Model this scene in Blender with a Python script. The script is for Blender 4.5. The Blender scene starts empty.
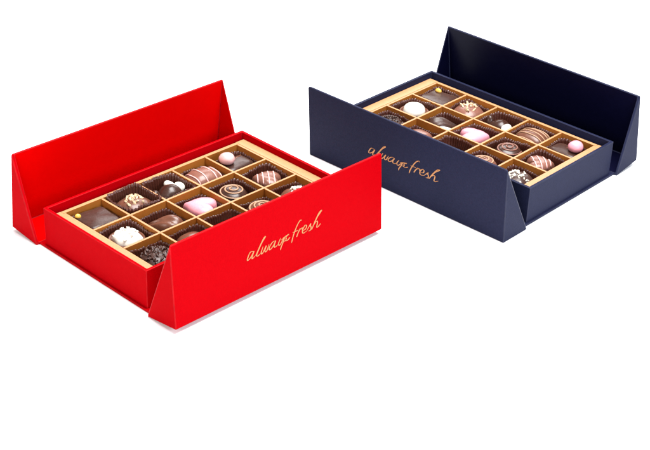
import bpy, bmesh, math, random
from mathutils import Vector, Matrix, Euler, noise
S = 0.075                       # metres per modelling unit (the boxes are 2.6 units, 195 mm, long)
C = bpy.context.scene.collection
PI = math.pi

# ------------------------------------------------------------------ materials
def new_mat(name):
    m = bpy.data.materials.new(name); m.use_nodes = True
    return m, m.node_tree, m.node_tree.nodes['Principled BSDF']

def mat(name, col, rough=.5, spec=.3, metal=0., var=0., var_scale=300., bump=0., bump_scale=900., bump_dist=.0003,
        sss=0., sss_col=(1, .4, .3), coat=0., rough_var=0.):
    m, nt, b = new_mat(name)
    N, L = nt.nodes, nt.links
    tc = N.new('ShaderNodeTexCoord')
    b.inputs['Roughness'].default_value = rough
    b.inputs['Specular IOR Level'].default_value = spec
    b.inputs['Metallic'].default_value = metal
    if coat:
        b.inputs['Coat Weight'].default_value = coat
        b.inputs['Coat Roughness'].default_value = .25
    if sss:
        b.inputs['Subsurface Weight'].default_value = sss
        b.inputs['Subsurface Radius'].default_value = sss_col
        b.inputs['Subsurface Scale'].default_value = .0015
    if var:
        n = N.new('ShaderNodeTexNoise'); n.inputs['Scale'].default_value = var_scale
        n.inputs['Detail'].default_value = 5; n.inputs['Roughness'].default_value = .65
        L.new(tc.outputs['Object'], n.inputs['Vector'])
        r = N.new('ShaderNodeMapRange')
        r.inputs['From Min'].default_value = .3; r.inputs['From Max'].default_value = .7
        r.inputs['To Min'].default_value = 1 - var; r.inputs['To Max'].default_value = 1 + var
        L.new(n.outputs['Fac'], r.inputs['Value'])
        mx = N.new('ShaderNodeVectorMath'); mx.operation = 'SCALE'
        mx.inputs[0].default_value = col
        L.new(r.outputs['Result'], mx.inputs['Scale'])
        L.new(mx.outputs['Vector'], b.inputs['Base Color'])
        if rough_var:
            r2 = N.new('ShaderNodeMapRange')
            r2.inputs['From Min'].default_value = .3; r2.inputs['From Max'].default_value = .7
            r2.inputs['To Min'].default_value = rough - rough_var; r2.inputs['To Max'].default_value = rough + rough_var
            L.new(n.outputs['Fac'], r2.inputs['Value']); L.new(r2.outputs['Result'], b.inputs['Roughness'])
    else:
        b.inputs['Base Color'].default_value = (*col, 1)
    if bump:
        n2 = N.new('ShaderNodeTexNoise'); n2.inputs['Scale'].default_value = bump_scale
        n2.inputs['Detail'].default_value = 4
        L.new(tc.outputs['Object'], n2.inputs['Vector'])
        bp = N.new('ShaderNodeBump'); bp.inputs['Strength'].default_value = bump
        bp.inputs['Distance'].default_value = bump_dist
        L.new(n2.outputs['Fac'], bp.inputs['Height']); L.new(bp.outputs['Normal'], b.inputs['Normal'])
    return m

M = {}
def build_materials():
    M['table'] = mat('white_acrylic', (.9, .9, .9), .6, .1)
    M['red'] = mat('red_laminated_paper', (.30, .0003, .0022), .5, .005, var=.06, var_scale=700, bump=.4, bump_scale=1500, bump_dist=.0002)
    M['red_lining'] = mat('red_lining_paper', (.46, .0003, .0004), .6, .004, var=.03, var_scale=200, bump=.1, bump_scale=1500, bump_dist=.0001)
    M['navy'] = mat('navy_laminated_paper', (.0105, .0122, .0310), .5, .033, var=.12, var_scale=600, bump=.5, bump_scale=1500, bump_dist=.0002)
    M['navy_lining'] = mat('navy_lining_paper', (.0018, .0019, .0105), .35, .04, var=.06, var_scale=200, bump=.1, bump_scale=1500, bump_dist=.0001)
    M['red_edge'] = mat('red_paper_on_folded_edge', (.31, .002, .004), .45, .05, var=.3, var_scale=120)
    M['navy_edge'] = mat('navy_paper_on_folded_edge', (.012, .0138, .033), .40, .12, var=.35, var_scale=120)
    M['gold_card'] = mat('gold_card', (.34, .116, .018), .42, .3, metal=.25, var=.06, var_scale=260, bump=.15, bump_scale=1200, bump_dist=.0001)
    M['gold_edge_lit_strip'] = mat('gold_card_edge_and_lit_strip', (.36, .180, .080), .5, .3, var=.08, var_scale=300)  # raw card edges; also a lighter lit-from-above gold painted on side strips
    M['foil'] = mat('gold_foil', (.35, .160, .058), .38, .3, metal=.4, var=.1, var_scale=500)
    M['cup'] = mat('brown_glassine', (.052, .0135, .0078), .28, .45, var=.25, var_scale=500, bump=.2, bump_scale=1200)
    M['dark'] = mat('dark_chocolate', (.030, .0110, .0068), .27, .32, var=.14, var_scale=220, bump=.25, bump_scale=500, rough_var=.06)
    M['dark_matt'] = mat('matt_dark_chocolate', (.038, .0165, .0120), .34, .27, var=.2, var_scale=350, bump=.35, bump_scale=600)
    M['milk'] = mat('milk_chocolate', (.100, .037, .021), .28, .32, var=.10, var_scale=200, bump=.2, bump_scale=500, rough_var=.06)
    M['rose_milk'] = mat('rosy_milk_chocolate', (.150, .061, .042), .28, .32, var=.14, var_scale=180, bump=.25, bump_scale=500, rough_var=.06)
    M['tan'] = mat('caramel_chocolate', (.27, .155, .09), .4, .3, var=.12, var_scale=250, bump=.2, bump_scale=500)
    M['white'] = mat('white_chocolate', (.66, .62, .54), .42, .3, var=.06, var_scale=250, bump=.25, bump_scale=500, sss=.15, sss_col=(1, .8, .5))
    M['pink'] = mat('pink_chocolate', (.56, .225, .265), .38, .3, var=.12, var_scale=200, bump=.3, bump_scale=450, sss=.15, sss_col=(1, .4, .3))
    M['pale_pink'] = mat('pale_pink_chocolate', (.52, .29, .27), .4, .3, var=.12, var_scale=260, bump=.3, bump_scale=450, sss=.15, sss_col=(1, .4, .3))
    M['nut'] = mat('chopped_nuts', (.50, .36, .22), .5, .35, var=.2, var_scale=300, bump=.3, bump_scale=700)
    M['yellow'] = mat('golden_sugar_pearl', (.55, .32, .05), .3, .5, var=.12, var_scale=400)

# ------------------------------------------------------------------ mesh helpers
def obj(name, bm, mats, parent=None, bevel=0., seg=2, smooth=True, recalc=True, edge_mat=-1):
    if recalc: bmesh.ops.recalc_face_normals(bm, faces=bm.faces[:])
    for v in bm.verts: v.co *= S
    if smooth:
        for f in bm.faces: f.smooth = True
    me = bpy.data.meshes.new(name); bm.to_mesh(me); bm.free()
    for m in (mats if isinstance(mats, (list, tuple)) else [mats]): me.materials.append(m)
    o = bpy.data.objects.new(name, me); C.objects.link(o)
    if parent: o.parent = parent
    if bevel:
        b = o.modifiers.new('bevel', 'BEVEL'); b.width = bevel * S; b.segments = seg
        b.limit_method = 'ANGLE'; b.angle_limit = math.radians(25); b.harden_normals = True; b.material = edge_mat
    return o

def thing(name, label, cat, loc, rz, group=None):
    o = bpy.data.objects.new(name, None); C.objects.link(o)
    o.empty_display_size = .01
    o.location = Vector(loc) * S; o.rotation_euler = (0, 0, rz)
    tag(o, label, cat, group)
    return o

def tag(o, label, cat, group=None):
    o['label'] = label; o['category'] = cat
    if group: o['group'] = group

def add_box(bm, x0, x1, y0, y1, z0, z1, mi=0, top_mi=None):
    v = [bm.verts.new(p) for p in ((x0, y0, z0), (x1, y0, z0), (x1, y1, z0), (x0, y1, z0),
                                   (x0, y0, z1), (x1, y0, z1), (x1, y1, z1), (x0, y1, z1))]
    for k, idx in enumerate(((0, 3, 2, 1), (4, 5, 6, 7), (0, 1, 5, 4), (1, 2, 6, 5), (2, 3, 7, 6), (3, 0, 4, 7))):
        f = bm.faces.new([v[i] for i in idx]); f.material_index = top_mi if (k == 1 and top_mi is not None) else mi

def bridge(bm, a, b, mi=0):
    n = len(a)
    for i in range(n):
        f = bm.faces.new((a[i], a[(i + 1) % n], b[(i + 1) % n], b[i])); f.material_index = mi

def catmull(pts, n=6):
    pts = [Vector(p) for p in pts]; out = []
    q = [2 * pts[0] - pts[1]] + pts + [2 * pts[-1] - pts[-2]]
    for i in range(1, len(q) - 2):
        p0, p1, p2, p3 = q[i - 1:i + 3]
        for k in range(n):
            t = k / n
            out.append(.5 * ((2 * p1) + (p2 - p0) * t + (2 * p0 - 5 * p1 + 4 * p2 - p3) * t * t + (3 * p1 - p0 - 3 * p2 + p3) * t ** 3))
    out.append(pts[-1]); return out

def add_tube(bm, pts, rad, up=Vector((0, 0, 1)), flat=1., sides=8, mi=0):
    """tube along pts; rad may be a function of 0..1; flat squashes it along 'up'"""
    rings = []; n = len(pts)
    for i, p in enumerate(pts):
        t = (pts[min(i + 1, n - 1)] - pts[max(i - 1, 0)])
        if t.length < 1e-7: t = Vector((1, 0, 0))
        t.normalize()
        sx = t.cross(up)
        if sx.length < 1e-4: sx = t.cross(Vector((0, 1, 0)))
        sx.normalize(); sy = sx.cross(t).normalized()
        r = rad(i / max(1, n - 1), t) if callable(rad) else rad
        rings.append([bm.verts.new(p + sx * (r * math.cos(a)) + sy * (r * flat * math.sin(a)))
                      for a in (2 * PI * k / sides for k in range(sides))])
    for a, b in zip(rings, rings[1:]): bridge(bm, a, b, mi)
    for r, p, s in ((rings[0], pts[0], 1), (rings[-1], pts[-1], -1)):
        f = bm.faces.new(r); f.material_index = mi

def puff(bm, outline, profile, seed=0, amp=0., freq=6., n=64, mi=0, off=(0, 0, 0)):
    """closed solid from outline(theta)->(x,y) and profile [(scale, z)...] bottom to top; noise-wobbled"""
    rings = []
    off = Vector(off)
    def wob(p):
        if not amp: return p
        d = noise.noise_vector(p * freq + Vector((seed * 7.3, seed * 3.1, seed * 1.7)))
        return p + d * amp
    for s, z in profile:
        ring = []
        for k in range(n):
            x, y = outline(2 * PI * k / n)
            ring.append(bm.verts.new(wob(Vector((x * s, y * s, z)) + off)))
        rings.append(ring)
    for a, b in zip(rings, rings[1:]): bridge(bm, a, b, mi)
    zb, zt = profile[0][1], profile[-1][1]
    for r, z in ((rings[0], zb), (rings[-1], zt)):
        c = bm.verts.new(wob(Vector((0, 0, z)) + off))
        for i in range(n):
            f = bm.faces.new((r[i], r[(i + 1) % n], c)); f.material_index = mi

def superell(rx, ry, p):
    def f(t):
        c, s = math.cos(t), math.sin(t)
        r = (abs(c) ** p + abs(s) ** p) ** (-1 / p)
        return rx * r * c, ry * r * s
    return f

def dome_profile(z0, h, e=2.3, n=14, foot=.9):
    """from a slightly tucked-in foot to a rounded top"""
    out = [(foot, z0), (1., z0 + .12 * h)]
    for i in range(1, n):
        a = i / n * PI / 2
        out.append((max(.02, math.cos(a) ** (2 / e)), z0 + h * (.12 + .88 * math.sin(a) ** (2 / e))))
    return out

def dome_height(x, y, rx, ry, z0, h, e=2.3, p=2.):
    r = ((abs(x) / rx) ** p + (abs(y) / ry) ** p) ** (1 / p)
    if r >= 1: return z0 + .12 * h
    return z0 + h * (.12 + .88 * (1 - r ** e) ** (1 / e))

def slab_profile(z0, z1, rnd=.04, R=.2, n=6, foot=.96):
    out = [(foot, z0), (1., z0 + .02)]
    k = rnd / R
    for i in range(n + 1):
        a = i / n * PI / 2
        out.append((1 - k + k * math.cos(a), z1 - rnd + rnd * math.sin(a)))
    out.append((.5, z1 + .004))
    return out

def heart_outline(w, h):
    raw = []
    for k in range(720):
        t = 2 * PI * k / 720
        x = 16 * math.sin(t) ** 3
        y = 13 * math.cos(t) - 5 * math.cos(2 * t) - 2 * math.cos(3 * t) - math.cos(4 * t)
        raw.append((x / 17 * w, (y + 2.5) / 15 * h))
    pol = sorted((math.atan2(y, x), math.hypot(x, y)) for x, y in raw)
    n = len(pol)
    soft = [sum(pol[(i + k) % n][1] * (1 + math.cos(PI * k / 75)) for k in range(-74, 75)) /
            sum(1 + math.cos(PI * k / 75) for k in range(-74, 75)) for i in range(n)]     # moulded hearts have a shallow notch
    def f(t):
        t = (t + PI) % (2 * PI) - PI
        lo = min(range(n), key=lambda i: abs(pol[i][0] - t))
        return soft[lo] * math.cos(t), soft[lo] * math.sin(t)
    return f

def chunk(bm, c, r, rng, mi=0, squash=(1, 1, 1)):
    before = set(bm.verts)
    res = bmesh.ops.create_icosphere(bm, subdivisions=1, radius=r)
    e = Euler((rng.uniform(0, 6), rng.uniform(0, 6), rng.uniform(0, 6))).to_matrix()
    for v in res['verts']:
        v.co = Vector((v.co.x * squash[0], v.co.y * squash[1], v.co.z * squash[2])) * rng.uniform(.75, 1.2)
        v.co = e @ v.co + Vector(c)
    for v in res['verts']:
        for f in v.link_faces: f.material_index = mi

# ------------------------------------------------------------------ dimensions (modelling units)
L_, D_, H_ = 2.60, 1.574, .434          # box body
LF, DF, HF, GAP = 2.723, .411, .856, .068   # wing: length, depth, height, hinge gap
GX, GY, GZ = 2.268, 1.376, .360         # divider grid and the height of its top
T = .026
WALL = .034
LETTERS = [[(-0.3872, 0.4296), (-0.4301, 0.4371), (-0.4611, 0.4028), (-0.473, 0.3695), (-0.4572, 0.3658), (-0.4196, 0.3907), (-0.3872, 0.4296), (-0.4141, 0.3801), (-0.4091, 0.3603), (-0.3698, 0.377)], [(-0.3698, 0.377), (-0.3078, 0.4571), (-0.2611, 0.5152), (-0.2381, 0.5275), (-0.2447, 0.5165), (-0.2864, 0.4784), (-0.3377, 0.4094), (-0.3576, 0.3773), (-0.3433, 0.3606), (-0.3049, 0.3753)], [(-0.2713, 0.4344), (-0.296, 0.3889), (-0.2971, 0.3672), (-0.2786, 0.3693), (-0.2307, 0.4272), (-0.2511, 0.3883), (-0.2439, 0.3668), (-0.2229, 0.3773), (-0.1938, 0.4274)], [(-0.1088, 0.4339), (-0.1481, 0.4336), (-0.1878, 0.4021), (-0.1962, 0.3755), (-0.1801, 0.3675), (-0.1418, 0.3928), (-0.1088, 0.4339), (-0.1314, 0.393), (-0.1282, 0.3713), (-0.1075, 0.3709), (-0.0841, 0.3833)], [(-0.0443, 0.4365), (-0.0731, 0.3962), (-0.07, 0.371), (-0.0512, 0.3723), (0.0033, 0.4251), (-0.0197, 0.3756), (-0.0443, 0.3378), (-0.0518, 0.3106)], [(-0.0363, 0.4118), (0.0104, 0.4282), (0.0612, 0.4372), (0.0227, 0.421), (0.0261, 0.4025), (0.015, 0.3861), (-0.008, 0.3881)], [(0.015, 0.3861), (0.0399, 0.38), (0.0787, 0.3996)], [(0.2382, 0.5218), (0.2149, 0.527), (0.1776, 0.4938), (0.1348, 0.4282), (0.1084, 0.3736), (0.094, 0.3316)], [(0.1139, 0.4344), (0.1477, 0.4336), (0.1861, 0.4363)], [(0.212, 0.4438), (0.1852, 0.4091), (0.1625, 0.3711), (0.1852, 0.4091), (0.2116, 0.4336), (0.2417, 0.4378), (0.2346, 0.4181)], [(0.2383, 0.3994), (0.2838, 0.4116), (0.2976, 0.4394), (0.2786, 0.4516), (0.2521, 0.427), (0.2403, 0.3952), (0.2546, 0.3759), (0.2958, 0.3828)], [(0.2958, 0.3828), (0.353, 0.4394), (0.348, 0.425), (0.358, 0.399), (0.348, 0.374), (0.322, 0.372)], [(0.348, 0.374), (0.3693, 0.3812)], [(0.3693, 0.3812), (0.417, 0.452), (0.4689, 0.5152), (0.5021, 0.5317), (0.4908, 0.5168), (0.4417, 0.4776), (0.3943, 0.4171), (0.3668, 0.3717)], [(0.3919, 0.4093), (0.424, 0.4369), (0.444, 0.433), (0.442, 0.408), (0.433, 0.3786), (0.4482, 0.3702), (0.49, 0.3925)]]

def make_wing(parent, side, alpha, lean, outer, lining, edge, lettering):
    """hinged wing: bottom panel, outer panel and two triangular ends, open towards the box"""
    bm = bmesh.new()
    sg = -1 if side == 'front' else 1
    y0 = sg * (D_ / 2 + GAP); z0 = .0
    up_b = Vector((0, -sg * math.sin(alpha), math.cos(alpha)))       # normal of bottom panel
    dirb = Vector((0, sg * math.cos(alpha), math.sin(alpha)))
    dirp = Vector((0, -sg * math.sin(lean), math.cos(lean)))         # up the outer panel
    nin = Vector((0, -sg * math.cos(lean), -math.sin(lean)))         # inwards from the outer panel
    I = Vector((0, y0, z0)); O = I + dirb * DF; Tp = O + dirp * HF
    Ii = I + up_b * T
    # inner corner = intersection of both inner planes
    Oi = O + up_b * T + nin * T
    Ti = Tp + nin * T
    xo, xi = LF / 2, LF / 2 - T
    V = {}
    for s in (-1, 1):
        for n, p in (('I', I), ('O', O), ('T', Tp)): V[n, s] = bm.verts.new(p + Vector((s * xo, 0, 0)))
        for n, p in (('i', Ii), ('o', Oi), ('t', Ti)): V[n, s] = bm.verts.new(p + Vector((s * xi, 0, 0)))
    def F(mi, *k):
        f = bm.faces.new([V[q] for q in k]); f.material_index = mi
    F(0, ('I', -1), ('I', 1), ('O', 1), ('O', -1)); F(0, ('O', -1), ('O', 1), ('T', 1), ('T', -1))
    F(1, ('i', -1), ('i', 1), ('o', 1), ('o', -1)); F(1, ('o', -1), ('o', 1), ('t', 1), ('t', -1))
    F(0, ('T', -1), ('T', 1), ('t', 1), ('t', -1)); F(0, ('I', -1), ('I', 1), ('i', 1), ('i', -1))
    for s in (-1, 1):
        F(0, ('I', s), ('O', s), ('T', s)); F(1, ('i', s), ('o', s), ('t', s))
        F(0, ('I', s), ('T', s), ('t', s), ('i', s))
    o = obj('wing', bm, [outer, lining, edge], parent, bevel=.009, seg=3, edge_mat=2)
    # hinge strip joining wing and base board
    if lettering:
        bm = bmesh.new()
        for st in LETTERS:
            pts = catmull([(x, w, 0) for x, w in st], 7)
            P3 = [O + dirp * p.y + Vector((p.x, 0, 0)) - nin * .001 for p in pts]
            def rad(u, t):
                down = abs(t.z)
                k = .0038 + .0036 * down
                return k * (.45 + .55 * min(1, u / .12, (1 - u) / .10 + .05))
            add_tube(bm, P3, rad, up=-nin, flat=.42, sides=8)
        obj('lettering', bm, M['foil'], o)
    return o

def make_box(name, label, x, y, rz, outer, lining, edge, fa, fl, ba, bl):
    root = thing(name, label, 'chocolate box', (x, y, 0), rz, 'open chocolate boxes')
    bm = bmesh.new()
    add_box(bm, -L_ / 2 - .024, L_ / 2 + .024, -D_ / 2 - GAP + .008, D_ / 2 + GAP - .008, .002, .026)
    obj('base_board', bm, [outer, edge], root, bevel=.006, edge_mat=1)
    bm = bmesh.new()
    rect = lambda a, b, z: [bm.verts.new(p) for p in ((-a, -b, z), (a, -b, z), (a, b, z), (-a, b, z))]
    a, b = L_ / 2, D_ / 2
    r0, r1 = rect(a, b, .024), rect(a, b, H_)
    r2, r3 = rect(a - WALL, b - WALL, H_), rect(a - WALL, b - WALL, .055)
    bridge(bm, r0, r1); bridge(bm, r1, r2); bridge(bm, r2, r3, 1)
    bm.faces.new(r0); f = bm.faces.new(r3); f.material_index = 1
    obj('body', bm, [outer, outer, edge], root, bevel=.007, edge_mat=2)
    for sg in (-1, 1):                                    # creased hinge of the wing
        bm = bmesh.new()
        yy = sg * (D_ / 2 + GAP)
        add_tube(bm, [Vector((-LF / 2 + .035, yy, .011)), Vector((LF / 2 - .035, yy, .011))], .0105, sides=10)
        obj('hinge', bm, outer, root)
    make_wing(root, 'front', fa, fl, outer, lining, edge, True)
    make_wing(root, 'back', ba, bl, outer, lining, edge, False)
    return root

def make_tray(label, x, y, rz):
    root = thing('divider_tray', label, 'tray', (x, y, 0), rz, 'gold divider trays')
    z0, t = .125, .025
    ax, ay = GX / 2, GY / 2
    bm = bmesh.new(); add_box(bm, -L_ / 2 + WALL + .004, L_ / 2 - WALL - .004, -D_ / 2 + WALL + .004, D_ / 2 - WALL - .004, z0, z0 + .014)
    obj('tray_floor', bm, M['gold_card'], root)
    z1 = z0 + .012
    for sg in (-1, 1):
        bm = bmesh.new(); add_box(bm, -ax - t / 2, ax + t / 2, min(sg * (ay - t / 2), sg * (ay + .030)), max(sg * (ay - t / 2), sg * (ay + .030)), z1, GZ, 0, 1)
        obj('long_wall', bm, [M['gold_card'], M['gold_edge_lit_strip']], root, bevel=.003)
        bm = bmesh.new(); add_box(bm, sg * ax - t / 2, sg * ax + t / 2, -ay + t / 2, ay - t / 2, z1, GZ - .003, 0, 1)
        obj('short_wall', bm, [M['gold_card'], M['gold_edge_lit_strip']], root, bevel=.003)
        # folded strip that fills the gap between the grid and the short side of the box
        bm = bmesh.new()
        xa, xb = ax + t / 2 + .001, L_ / 2 - WALL - .004
        lo, hi = (xa, xb) if sg > 0 else (-xb, -xa)
        add_box(bm, lo, hi, -ay - .040, ay + .034, GZ - .014, GZ + .0015, 0)
        add_box(bm, (hi - .016 if sg > 0 else lo), (hi if sg > 0 else lo + .016), -ay - .036, ay + .030, z1, GZ - .012, 0)
        obj('side_strip', bm, M['gold_edge_lit_strip'], root, bevel=.005)  # same gold card, with light from above put into its paler colour
    for j in (1, 2):
        yy = (.5 - j / 3) * GY
        bm = bmesh.new(); add_box(bm, -ax + t / 2, ax - t / 2, yy - t / 2, yy + t / 2, z1, GZ - .002, 0, 1)
        obj('long_divider', bm, [M['gold_card'], M['gold_edge_lit_strip']], root, bevel=.003)
    for i in range(1, 5):
        xx = (i / 5 - .5) * GX
        bm = bmesh.new()
        for j in range(3):
            y1 = (.5 - j / 3) * GY - t / 2; y2 = (.5 - (j + 1) / 3) * GY + t / 2
            add_box(bm, xx - t / 2, xx + t / 2, y2, y1, z1, GZ - .004, 0, 1)
        obj('cross_divider', bm, [M['gold_card'], M['gold_edge_lit_strip']], root, bevel=.003)
    return root

def make_cup(rng, ztop):
    """fluted glassine cup pressed into a square cell"""
    bm = bmesh.new()
    nf = rng.choice((42, 44, 46)); n = nf * 6
    zb = .142
    ph = rng.uniform(0, 6)
    rag = [rng.uniform(-.008, .008) for _ in range(nf)]
    dx, dy = rng.uniform(-.006, .006), rng.uniform(-.006, .006)
    def ring(u, inset):
        out = []
        for k in range(n):
            th = 2 * PI * k / n
            c, s = math.cos(th), math.sin(th)
            p = 4.6 + 3 * u
            R = (.172 + .036 * u ** .8) * (abs(c) ** p + abs(s) ** p) ** (-1 / p)
            R = min(R, .30)
            w = math.sin(nf * th + ph + .7 * math.sin(3 * th + ph))
            R += (.004 + .0055 * u) * w - inset
            z = zb + (ztop - zb) * u
            if u > .5:
                q = rag[int(k / 6) % nf] * (u - .5) * 2 + .012 * math.sin(2 * th + ph) * (u - .5) * 2
                z += q
            x, y = R * c + dx * u, R * s + dy * u
            lim = .2110 - inset
            out.append(bm.verts.new((max(-lim, min(lim, x)), max(-lim, min(lim, y)), z)))
        return out
    us = [0, .12, .3, .5, .7, .85, 1.]
    inn = [ring(u, .003) for u in us]; ext = [ring(u, 0.) for u in us]
    for A in (inn, ext):
        for a, b in zip(A, A[1:]): bridge(bm, a, b)
    bridge(bm, inn[-1], ext[-1])
    for r, z in ((inn[0], zb), (ext[0], zb - .003)):
        for v in r: v.co.z = z
        bm.faces.new(r)
    return bm

# ------------------------------------------------------------------ the fifteen kinds of chocolate, each in its cell's own axes
ZB = .085                                       # chocolate base
def c_square(o, rng, red):
    bm = bmesh.new(); puff(bm, superell(.165, .160, 7), slab_profile(ZB, .235, .028, .16), 1 if red else 2, .012, 7)
    b = obj('square_chocolate', bm, M['dark_matt' if red else 'dark_matt'])
    bm = bmesh.new()
    p = (-.128, .105, .246) if red else (-.085, .105, .246)
    puff(bm, superell(.030 if red else .040, .026, 2), [(s, p[2] - .012 + z) for s, z in dome_profile(0, .038, 2, 8)], 3, .004, 20, 32, off=(p[0], p[1], 0))
    obj('sugar_pearl', bm, M['yellow'], b)
    return b

def scatter_on(rng, n, rx, ry, h, fn):
    for _ in range(n):
        a, r = rng.uniform(0, 2 * PI), math.sqrt(rng.uniform(0, 1))
        x, y = rx * r * math.cos(a), ry * r * math.sin(a)
        fn(x, y)

def c_nut_dome(o, rng, red):
    bm = bmesh.new(); rx, ry, h = .185, .175, .165
    puff(bm, superell(rx, ry, 2.3), dome_profile(ZB, h, 2.2), 4, .008, 8)
    b = obj('nut_dome_chocolate', bm, M['milk' if red else 'rose_milk'])
    bm = bmesh.new()
    def f(x, y):
        z = dome_height(x, y, rx, ry, ZB, h, 2.2, 2.3)
        chunk(bm, (x, y, z + .004), rng.uniform(.012, .022), rng, squash=(1.7, .8, .6))
    scatter_on(rng, 26 if red else 16, .10, .095, h, f)
    obj('chopped_nuts', bm, M['nut'], b, smooth=False)
    return b

def c_cluster(o, rng, red):
    bm = bmesh.new()
    puff(bm, superell(.135, .125, 2), dome_profile(ZB, .165, 2.2), 5, .016, 8, off=(0, -.01, 0))
    puff(bm, superell(.062, .066, 2), dome_profile(ZB, .165, 2.1), 6, .01, 9, 40, off=(-.145, .02, 0))
    b = obj('cluster_chocolate', bm, M['dark'])
    bm = bmesh.new()
    if red:
        puff(bm, superell(.036, .078, 2), [(s, .03 * 0 + z) for s, z in dome_profile(.195, .055, 2)], 8, .008, 14, 40, off=(.062, .058, 0))
        puff(bm, superell(.052, .056, 2), dome_profile(.170, .080, 2), 7, .008, 14, 40, off=(.120, -.004, 0))
        obj('white_topping', bm, M['white'], b)
    else:
        puff(bm, superell(.074, .076, 2), dome_profile(.12, .135, 2), 9, .014, 14, 40, off=(.11, -.03, 0))
        obj('white_topping', bm, M['white'], b)
    return b

def drape(rx, ry, h, x0, y0, x1, y1, e, p, lift=.002, n=22):
    pts = []
    for k in range(n + 1):
        u = k / n; x, y = x0 + (x1 - x0) * u, y0 + (y1 - y0) * u
        pts.append(Vector((x, y, dome_height(x, y, rx, ry, ZB, h, e, p) + lift)))
    return pts

def c_striped(o, rng, red):
    bm = bmesh.new(); rx, ry, h = .180, .150, .175
    puff(bm, superell(rx, ry, 3.2), dome_profile(ZB, h, 2.4, foot=.96), 10, .003, 8)
    b = obj('striped_chocolate', bm, M['rose_milk' if red else 'milk'])
    bm = bmesh.new()
    if red:
        for xx in (-.125, -.045, .060, .135):
            yl = ry * .97 * (1 - abs(xx / rx) ** 3.2) ** (1 / 3.2)
            add_tube(bm, drape(rx, ry, h, xx - .012, yl, xx + .012, -yl, 2.4, 3.2), .0075, flat=.6)
    else:
        for yy in (-.115, -.06, -.005, .05, .105):
            xl = rx * .97 * (1 - abs(yy / ry) ** 3.2) ** (1 / 3.2)
            add_tube(bm, drape(rx, ry, h, -xl, yy, xl, yy - .012, 2.4, 3.2), .0085, flat=.6)
    obj('drizzle', bm, M['pale_pink' if red else 'tan'], b)
    return b

def c_bar_ball(o, rng, red):
    bm = bmesh.new()
    puff(bm, superell(.175, .110, 5), slab_profile(ZB, .225, .045, .12), 12, .006, 8)
    b = obj('bar_chocolate', bm, M['dark_matt'])
    b_rot = .35
    bm = bmesh.new()
    add_tube(bm, [Vector((-.02, .02, .228)), Vector((.06, .05, .229)), Vector((.135, .06, .226))], .010, flat=.5)
    obj('ridge', bm, M['milk'], b)
    bm = bmesh.new()
    r = .078
    x, y = (-.085, .035) if red else (.085, .03)
    puff(bm, superell(r, r, 2), [(math.cos(a) * 1., .278 + r * .78 * math.sin(a)) for a in [(-85 + 170 * k / 16) * PI / 180 for k in range(17)]], 13, .006, 12, 48, off=(x, y, 0))
    obj('pink_ball', bm, M['pale_pink' if red else 'pink'], b)
    return b

def c_white(o, rng, red):
    bm = bmesh.new(); puff(bm, superell(.165, .160, 2), [(.9, ZB), (1, ZB + .02), (1.0, .165), (.985, .178), (.93, .184), (.86, .180), (.80, .165)], 14, .004, 8)
    b = obj('white_topped_chocolate', bm, M['milk'])
    bm = bmesh.new()
    rx = .128 if red else .118
    puff(bm, superell(rx, rx * .94, 2.2), dome_profile(.15, .10 if red else .125, 2.4), 15, .018 if red else .004, 11)
    if red:
        for _ in range(34):
            a, r = rng.uniform(0, 2 * PI), rx * math.sqrt(rng.uniform(0, 1)) * .95
            x, y = r * math.cos(a), r * math.sin(a)
            z = dome_height(x, y, rx, rx, .15, .10, 2.4)
            chunk(bm, (x, y, z), rng.uniform(.012, .022), rng, squash=(1.2, 1, .5))
    t = obj('white_topping', bm, M['white'], b)
    return b

def c_shell(o, rng, red):
    bm = bmesh.new(); n, m = 72, 16
    rings = []
    def outl(t):
        # teardrop: pointed at -x, broad at +x
        x = .180 * math.cos(t); y = .155 * math.sin(t) * (.5 + .5 * math.cos(t)) ** .55
        return x, y
    def P(t, s, zz):
        x, y = outl(t); x *= s; y *= s
        a = math.atan2(y, x + .185)
        ridge = .5 + .5 * math.cos(a * 17)
        h = .155 + .06 * x / .18
        z = ZB + h * zz * (1 + .13 * (ridge - .5) * (1 if zz > .2 else 0))
        return Vector((x, y, z))
    for k, (s, zz) in enumerate([(.94, 0), (1, .08), (1, .3)] + [(math.cos(i / m * PI / 2) ** .8, .3 + .7 * math.sin(i / m * PI / 2)) for i in range(1, m)]):
        rings.append([bm.verts.new(P(2 * PI * q / n, max(s, .02), zz)) for q in range(n)])
    for a, b in zip(rings, rings[1:]): bridge(bm, a, b)
    bm.faces.new(rings[0]); bm.faces.new(rings[-1])
    b = obj('shell_chocolate', bm, M['milk' if red else 'dark_matt'])
    if not red:
        bm = bmesh.new(); puff(bm, superell(.13, .045, 2.4), dome_profile(ZB + .03, .10, 2.4), 31, .006, 12, 40, off=(.03, .115, 0))
        obj('white_base', bm, M['white'], b)
    return b

def c_heart(o, rng, red):
    bm = bmesh.new()
    f = heart_outline(.172, .172)
    puff(bm, f, [(.95, ZB), (1, ZB + .02), (1, .18), (.97, .215), (.90, .240), (.78, .256), (.6, .265), (.35, .270), (.1, .272)], 16, .007, 9, 90)
    return obj('heart_chocolate', bm, M['pink'])

def c_swirl(o, rng, red):
    bm = bmesh.new(); rx = ry = .150; h = .150
    puff(bm, superell(rx, ry, 2), dome_profile(ZB, h, 2.5), 17, .004, 8)
    b = obj('swirl_chocolate', bm, M['dark'])
    bm = bmesh.new(); pts = []
    for k in range(110):
        u = k / 109; a = u * 2.6 * 2 * PI + .5; r = .018 + .112 * u
        x, y = r * math.cos(a), r * math.sin(a)
        pts.append(Vector((x, y, dome_height(x, y, rx, ry, ZB, h, 2.5) + .003)))
    add_tube(bm, pts, .0085, flat=.8)
    obj('drizzle', bm, M['tan' if red else 'rose_milk'], b)
    return b

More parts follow.
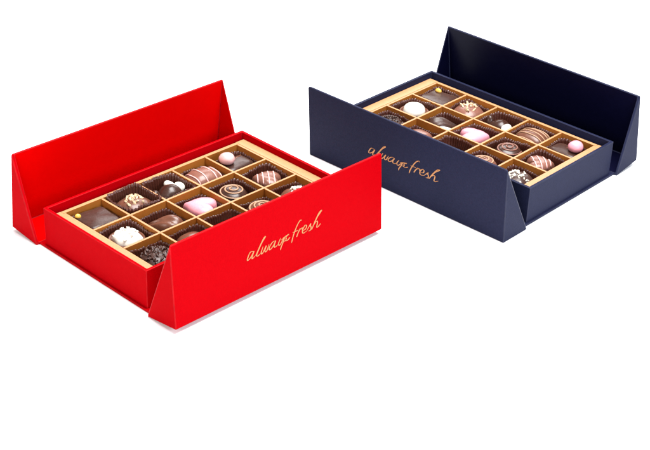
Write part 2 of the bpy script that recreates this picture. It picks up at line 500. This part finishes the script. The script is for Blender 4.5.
def c_heart_striped(o, rng, red):
    bm = bmesh.new()
    f = heart_outline(.165, .160)
    puff(bm, f, [(.95, ZB), (1, ZB + .02), (1, .15), (.96, .185), (.88, .210), (.75, .228), (.55, .240), (.3, .246), (.1, .247)], 18, .006, 9, 90)
    b = obj('heart_chocolate', bm, M['rose_milk'])
    bm = bmesh.new()
    for q, yy in enumerate((-.075, -.025, .030, .085)):
        pts = []
        for k in range(24):
            u = k / 23; x = -.13 + .26 * u; y = yy + .05 * (u - .5)
            t = math.atan2(y, x); X, Y = f(t); s = math.hypot(x, y) / max(1e-4, math.hypot(X, Y))
            if s > .98: continue
            prof = [(.0, .247), (.3, .246), (.55, .240), (.75, .228), (.88, .210), (.96, .185), (1.0, .15)]
            for (s0, z0), (s1, z1) in zip(prof, prof[1:]):
                if s0 <= s <= s1: z = z0 + (z1 - z0) * (s - s0) / (s1 - s0)
            pts.append(Vector((x, y, z + .002)))
        if len(pts) > 3: add_tube(bm, pts, .0075, flat=.6)
    obj('drizzle', bm, M['pale_pink'], b)
    return b

def c_rough(o, rng, red):
    bm = bmesh.new(); rx, ry, h = .165, .160, .150
    puff(bm, superell(rx, ry, 2.4), dome_profile(ZB, h, 2.5), 19, .02, 9)
    for _ in range(60):                                    # curled shavings
        a, r = rng.uniform(0, 2 * PI), math.sqrt(rng.uniform(0, 1)) * .15
        x, y = r * math.cos(a), r * math.sin(a)
        z = dome_height(x, y, rx, ry, ZB, h, 2.5) + .004
        d = rng.uniform(0, 2 * PI); ln = rng.uniform(.03, .065); cu = rng.uniform(-1.6, 1.6)
        pts = []
        for k in range(7):
            u = k / 6 - .5; aa = d + cu * u
            pts.append(Vector((x + ln * u * math.cos(aa), y + ln * u * math.sin(aa), z + .012 * math.cos(u * 4) + rng.uniform(0, .008))))
        add_tube(bm, pts, lambda u, t: .010 * (.35 + .65 * math.sin(PI * max(.05, min(.95, u)))), flat=.6, sides=6)
    return obj('shaving_truffle', bm, M['dark_matt'])

def c_smooth(o, rng, red):
    bm = bmesh.new(); puff(bm, superell(.165, .150, 2.4), dome_profile(ZB, .165, 2.3), 20, .006, 8)
    return obj('smooth_dome_chocolate', bm, M['rose_milk' if not red else 'milk'])

def c_plain(o, rng, red):
    bm = bmesh.new(); puff(bm, superell(.14, .14, 2.2), dome_profile(ZB, .115, 2.6), 21, .006, 8)
    return obj('dark_dome_chocolate', bm, M['dark'])

def c_milk_swirl(o, rng, red):
    bm = bmesh.new(); rx = ry = .160; h = .165
    puff(bm, superell(rx, ry, 2), dome_profile(ZB, h, 2.4), 22, .004, 8)
    b = obj('milk_swirl_chocolate', bm, M['milk' if red else 'rose_milk'])
    bm = bmesh.new(); pts = []
    for k in range(110):
        u = k / 109; a = u * 2.8 * 2 * PI; r = .018 + .12 * u
        x, y = r * math.cos(a), r * math.sin(a)
        pts.append(Vector((x, y, dome_height(x, y, rx, ry, ZB, h, 2.4) + .003)))
    add_tube(bm, pts, .009, flat=.8)
    obj('drizzle', bm, M['tan'], b)
    return b

def c_white_nuts(o, rng, red):
    bm = bmesh.new(); rx, ry, h = .165, .155, .150
    puff(bm, superell(rx, ry, 2.4), dome_profile(ZB, h, 2.5), 23, .016, 9)
    b = obj('nut_topped_chocolate', bm, M['dark_matt' if not red else 'milk'])
    bm = bmesh.new()
    def f(x, y):
        if red: x = x * .8 + .03
        z = dome_height(x, y, rx, ry, ZB, h, 2.5)
        chunk(bm, (x, y, z + .006), rng.uniform(.014, .022) if red else rng.uniform(.009, .017), rng, squash=(1.4, 1, .7))
    scatter_on(rng, 26 if red else 46, .11 if red else .14, .11 if red else .13, h, f)
    obj('white_pieces', bm, M['white'], b, smooth=False)
    return b

KINDS = {}
KINDS[0, 0] = (c_square, 'flat square dark chocolate with a tiny yellow pearl', 'flat square dark chocolate with a yellow pearl')
KINDS[1, 0] = (c_nut_dome, 'milk chocolate dome topped with pale chopped nuts', 'rosy milk chocolate dome with a few pale nut bits')
KINDS[2, 0] = (c_cluster, 'dark lobed chocolate with a white two lobed topping', 'dark lobed chocolate with one round white lump')
KINDS[3, 0] = (c_striped, 'rosy milk chocolate with four pale drizzled stripes', 'brown chocolate with tan lengthwise stripes')
KINDS[4, 0] = (c_bar_ball, 'dark bar chocolate carrying a pale pink ball', 'dark bar chocolate carrying a bright pink ball')
KINDS[0, 1] = (c_white, 'milk chocolate heaped with white flaky topping', 'milk chocolate with smooth round white top')
KINDS[1, 1] = (c_shell, 'milk chocolate shaped like a ribbed shell', 'dark ribbed shell chocolate with white base')
KINDS[2, 1] = (c_heart, 'plain pink heart chocolate', 'plain pink heart chocolate')
KINDS[3, 1] = (c_swirl, 'round dark chocolate with tan spiral drizzle', 'round dark chocolate with rosy spiral drizzle')
KINDS[4, 1] = (c_heart_striped, 'rosy milk heart chocolate with thin pale lines', 'rosy milk heart chocolate with thin pale lines')
KINDS[0, 2] = (c_rough, 'rough dark truffle covered in shavings', 'rough dark truffle covered in shavings')
KINDS[1, 2] = (c_smooth, 'smooth plain milk chocolate dome', 'smooth plain rosy chocolate dome')
KINDS[2, 2] = (c_plain, 'low plain dark chocolate dome', 'low plain dark chocolate dome')
KINDS[3, 2] = (c_milk_swirl, 'round milk chocolate with tan spiral drizzle', 'round rosy chocolate with tan spiral drizzle')
KINDS[4, 2] = (c_white_nuts, 'milk chocolate topped with white crumbs', 'dark chocolate dotted all over with white crumbs')
SHORT = {(0, 0): 'square chocolate with yellow pearl', (1, 0): 'nut topped dome', (2, 0): 'dark lobed chocolate with white topping',
         (3, 0): 'striped chocolate', (4, 0): 'bar chocolate with pink ball', (0, 1): 'white topped chocolate', (1, 1): 'shell chocolate',
         (2, 1): 'plain pink heart', (3, 1): 'dark spiral drizzled chocolate', (4, 1): 'striped heart chocolate', (0, 2): 'shaving covered truffle',
         (1, 2): 'smooth plain dome', (2, 2): 'low dark dome', (3, 2): 'milk spiral drizzled chocolate', (4, 2): 'chocolate with white crumbs'}
# turn of each chocolate in its cell (degrees): red box, navy box
TURN = {(0, 0): (0, 4), (1, 0): (20, -30), (2, 0): (0, 0), (3, 0): (-6, 4), (4, 0): (4, -4), (0, 1): (0, 40), (1, 1): (-49, -140),
        (2, 1): (-139, 129), (3, 1): (30, 150), (4, 1): (-139, 129), (0, 2): (0, 70), (1, 2): (0, 0), (2, 2): (0, 0), (3, 2): (0, 60), (4, 2): (0, 90)}
CUP_TOP = {(0, 0): (.27, .30), (1, 0): (.375, .29), (2, 0): (.345, .31), (3, 0): (.27, .31), (4, 0): (.28, .28), (0, 1): (.31, .32), (1, 1): (.26, .28),
           (2, 1): (.27, .31), (3, 1): (.29, .30), (4, 1): (.30, .30), (0, 2): (.28, .29), (1, 2): (.29, .265), (2, 2): (.29, .31), (3, 2): (.27, .28), (4, 2): (.28, .27)}
LIFT = {(0, 0): .08, (1, 0): .10, (2, 0): .085, (3, 0): .10, (4, 0): .08, (0, 1): .10, (1, 1): .085, (2, 1): .07, (3, 1): .095, (4, 1): .085,
        (0, 2): .09, (1, 2): .085, (2, 2): .07, (3, 2): .09, (4, 2): .085}

def fill_box(x, y, rz, red):
    colour = 'red' if red else 'navy'
    R = Matrix.Rotation(rz, 3, 'Z')
    for (i, j), (fn, lab_r, lab_b) in KINDS.items():
        rng = random.Random(100 * i + 10 * j + red)
        cx, cy = ((i + .5) / 5 - .5) * GX, (.5 - (j + .5) / 3) * GY
        p = Vector((x, y, 0)) + R @ Vector((cx, cy, 0))
        cup = obj('paper_cup', make_cup(rng, CUP_TOP[i, j][0 if red else 1] + (.018 if j or not red else .008)), M['cup'])
        cup.location = p * S; cup.rotation_euler = (0, 0, rz)
        tag(cup, 'brown pleated paper cup under the %s in the %s box' % (SHORT[i, j], colour), 'paper cup', 'pleated paper cups')
        o = fn(None, rng, red)
        o.location = (p + R @ Vector((rng.uniform(-.006, .006), rng.uniform(-.006, .006), LIFT[i, j] - .008))) * S
        o.scale = (1.1, 1.1, 1.05)
        o.rotation_euler = (0, 0, rz + math.radians(TURN[i, j][0 if red else 1]))
        tag(o, '%s in the %s box' % (lab_r if red else lab_b, colour), 'chocolate', 'assorted chocolates')

# ------------------------------------------------------------------ build
build_materials()
bm = bmesh.new()
vs = [bm.verts.new(p) for p in ((-60, -60, 0), (60, -60, 0), (60, 90, 0), (-60, 90, 0))]; bm.faces.new(vs)
t = obj('tabletop', bm, M['table'], smooth=False); t['kind'] = 'structure'
t['label'] = 'seamless bright white tabletop under both boxes'
t.location.z = -.0001
for red, x, y, rz, fa, fl, ba, bl in ((True, -1.8559, 12.7028, .8506, .1208, .0707, .0995, .1052),
                                      (False, .9823, 14.6847, -.6831, .0, -.067, .1373, .1607)):
    col = 'red' if red else 'navy'
    make_box('chocolate_box', 'open %s gift box with two raised wings and gold script on its front' % col if red else
             'open navy blue gift box with two raised wings standing behind the red one',
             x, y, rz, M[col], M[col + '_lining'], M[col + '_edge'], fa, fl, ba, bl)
    make_tray('gold card divider tray of fifteen cells inside the %s box' % col, x, y, rz)
    fill_box(x, y, rz, red)

# ------------------------------------------------------------------ camera (fitted to the photograph)
cam = bpy.data.cameras.new('camera'); co = bpy.data.objects.new('camera', cam); C.objects.link(co)
cam.sensor_width = 36; cam.lens = 1455.166 / 650 * 36
cam.shift_x = (325 - 382.5377) / 650; cam.shift_y = (231.2299 - 225) / 650
cam.clip_start = .01; cam.clip_end = 100
co.location = (0, 0, 7.4898 * S)
co.rotation_euler = (Matrix.Rotation(PI / 2 - .5247, 3, 'X') @ Matrix.Rotation(.0608, 3, 'Z')).to_euler()
sc = bpy.context.scene; sc.camera = co

# ------------------------------------------------------------------ studio light
w = bpy.data.worlds.new('World'); sc.world = w; w.use_nodes = True
bg = w.node_tree.nodes['Background']; bg.inputs['Color'].default_value = (1, 1, 1, 1); bg.inputs['Strength'].default_value = .42

def softbox(name, loc, target, size, power, col=(1, 1, 1)):
    l = bpy.data.lights.new(name, 'AREA'); l.shape = 'RECTANGLE'; l.size, l.size_y = size; l.energy = power; l.color = col
    o = bpy.data.objects.new(name, l); C.objects.link(o); o.location = loc
    o.rotation_euler = (Vector(target) - Vector(loc)).to_track_quat('-Z', 'Y').to_euler()
    return o
ctr = (0, 1.0, 0)
softbox('overhead_softbox', (.15, 1.1, 1.5), ctr, (1.1, .9), 82)
softbox('key_softbox', (1.2, -.2, .9), ctr, (.5, .5), 22, (.84, .92, 1.06))
softbox('left_softbox', (-1.4, .1, .8), ctr, (.45, .45), 10, (1, .84, .78))
softbox('front_fill', (.1, -.75, .55), ctr, (1.3, .6), 16)  # added fill without a known source, clears shadow under the front wing
softbox('back_glint_fill', (.1, 3.0, 1.25), ctr, (1.6, .5), 26)  # added unseen source, puts glints on top edges and chocolates

sc.view_settings.view_transform = 'Standard'; sc.view_settings.look = 'None'
sc.view_settings.exposure = 0; sc.view_settings.gamma = 1
sc.render.engine = 'CYCLES'
sc.cycles.max_bounces = 8; sc.cycles.diffuse_bounces = 5
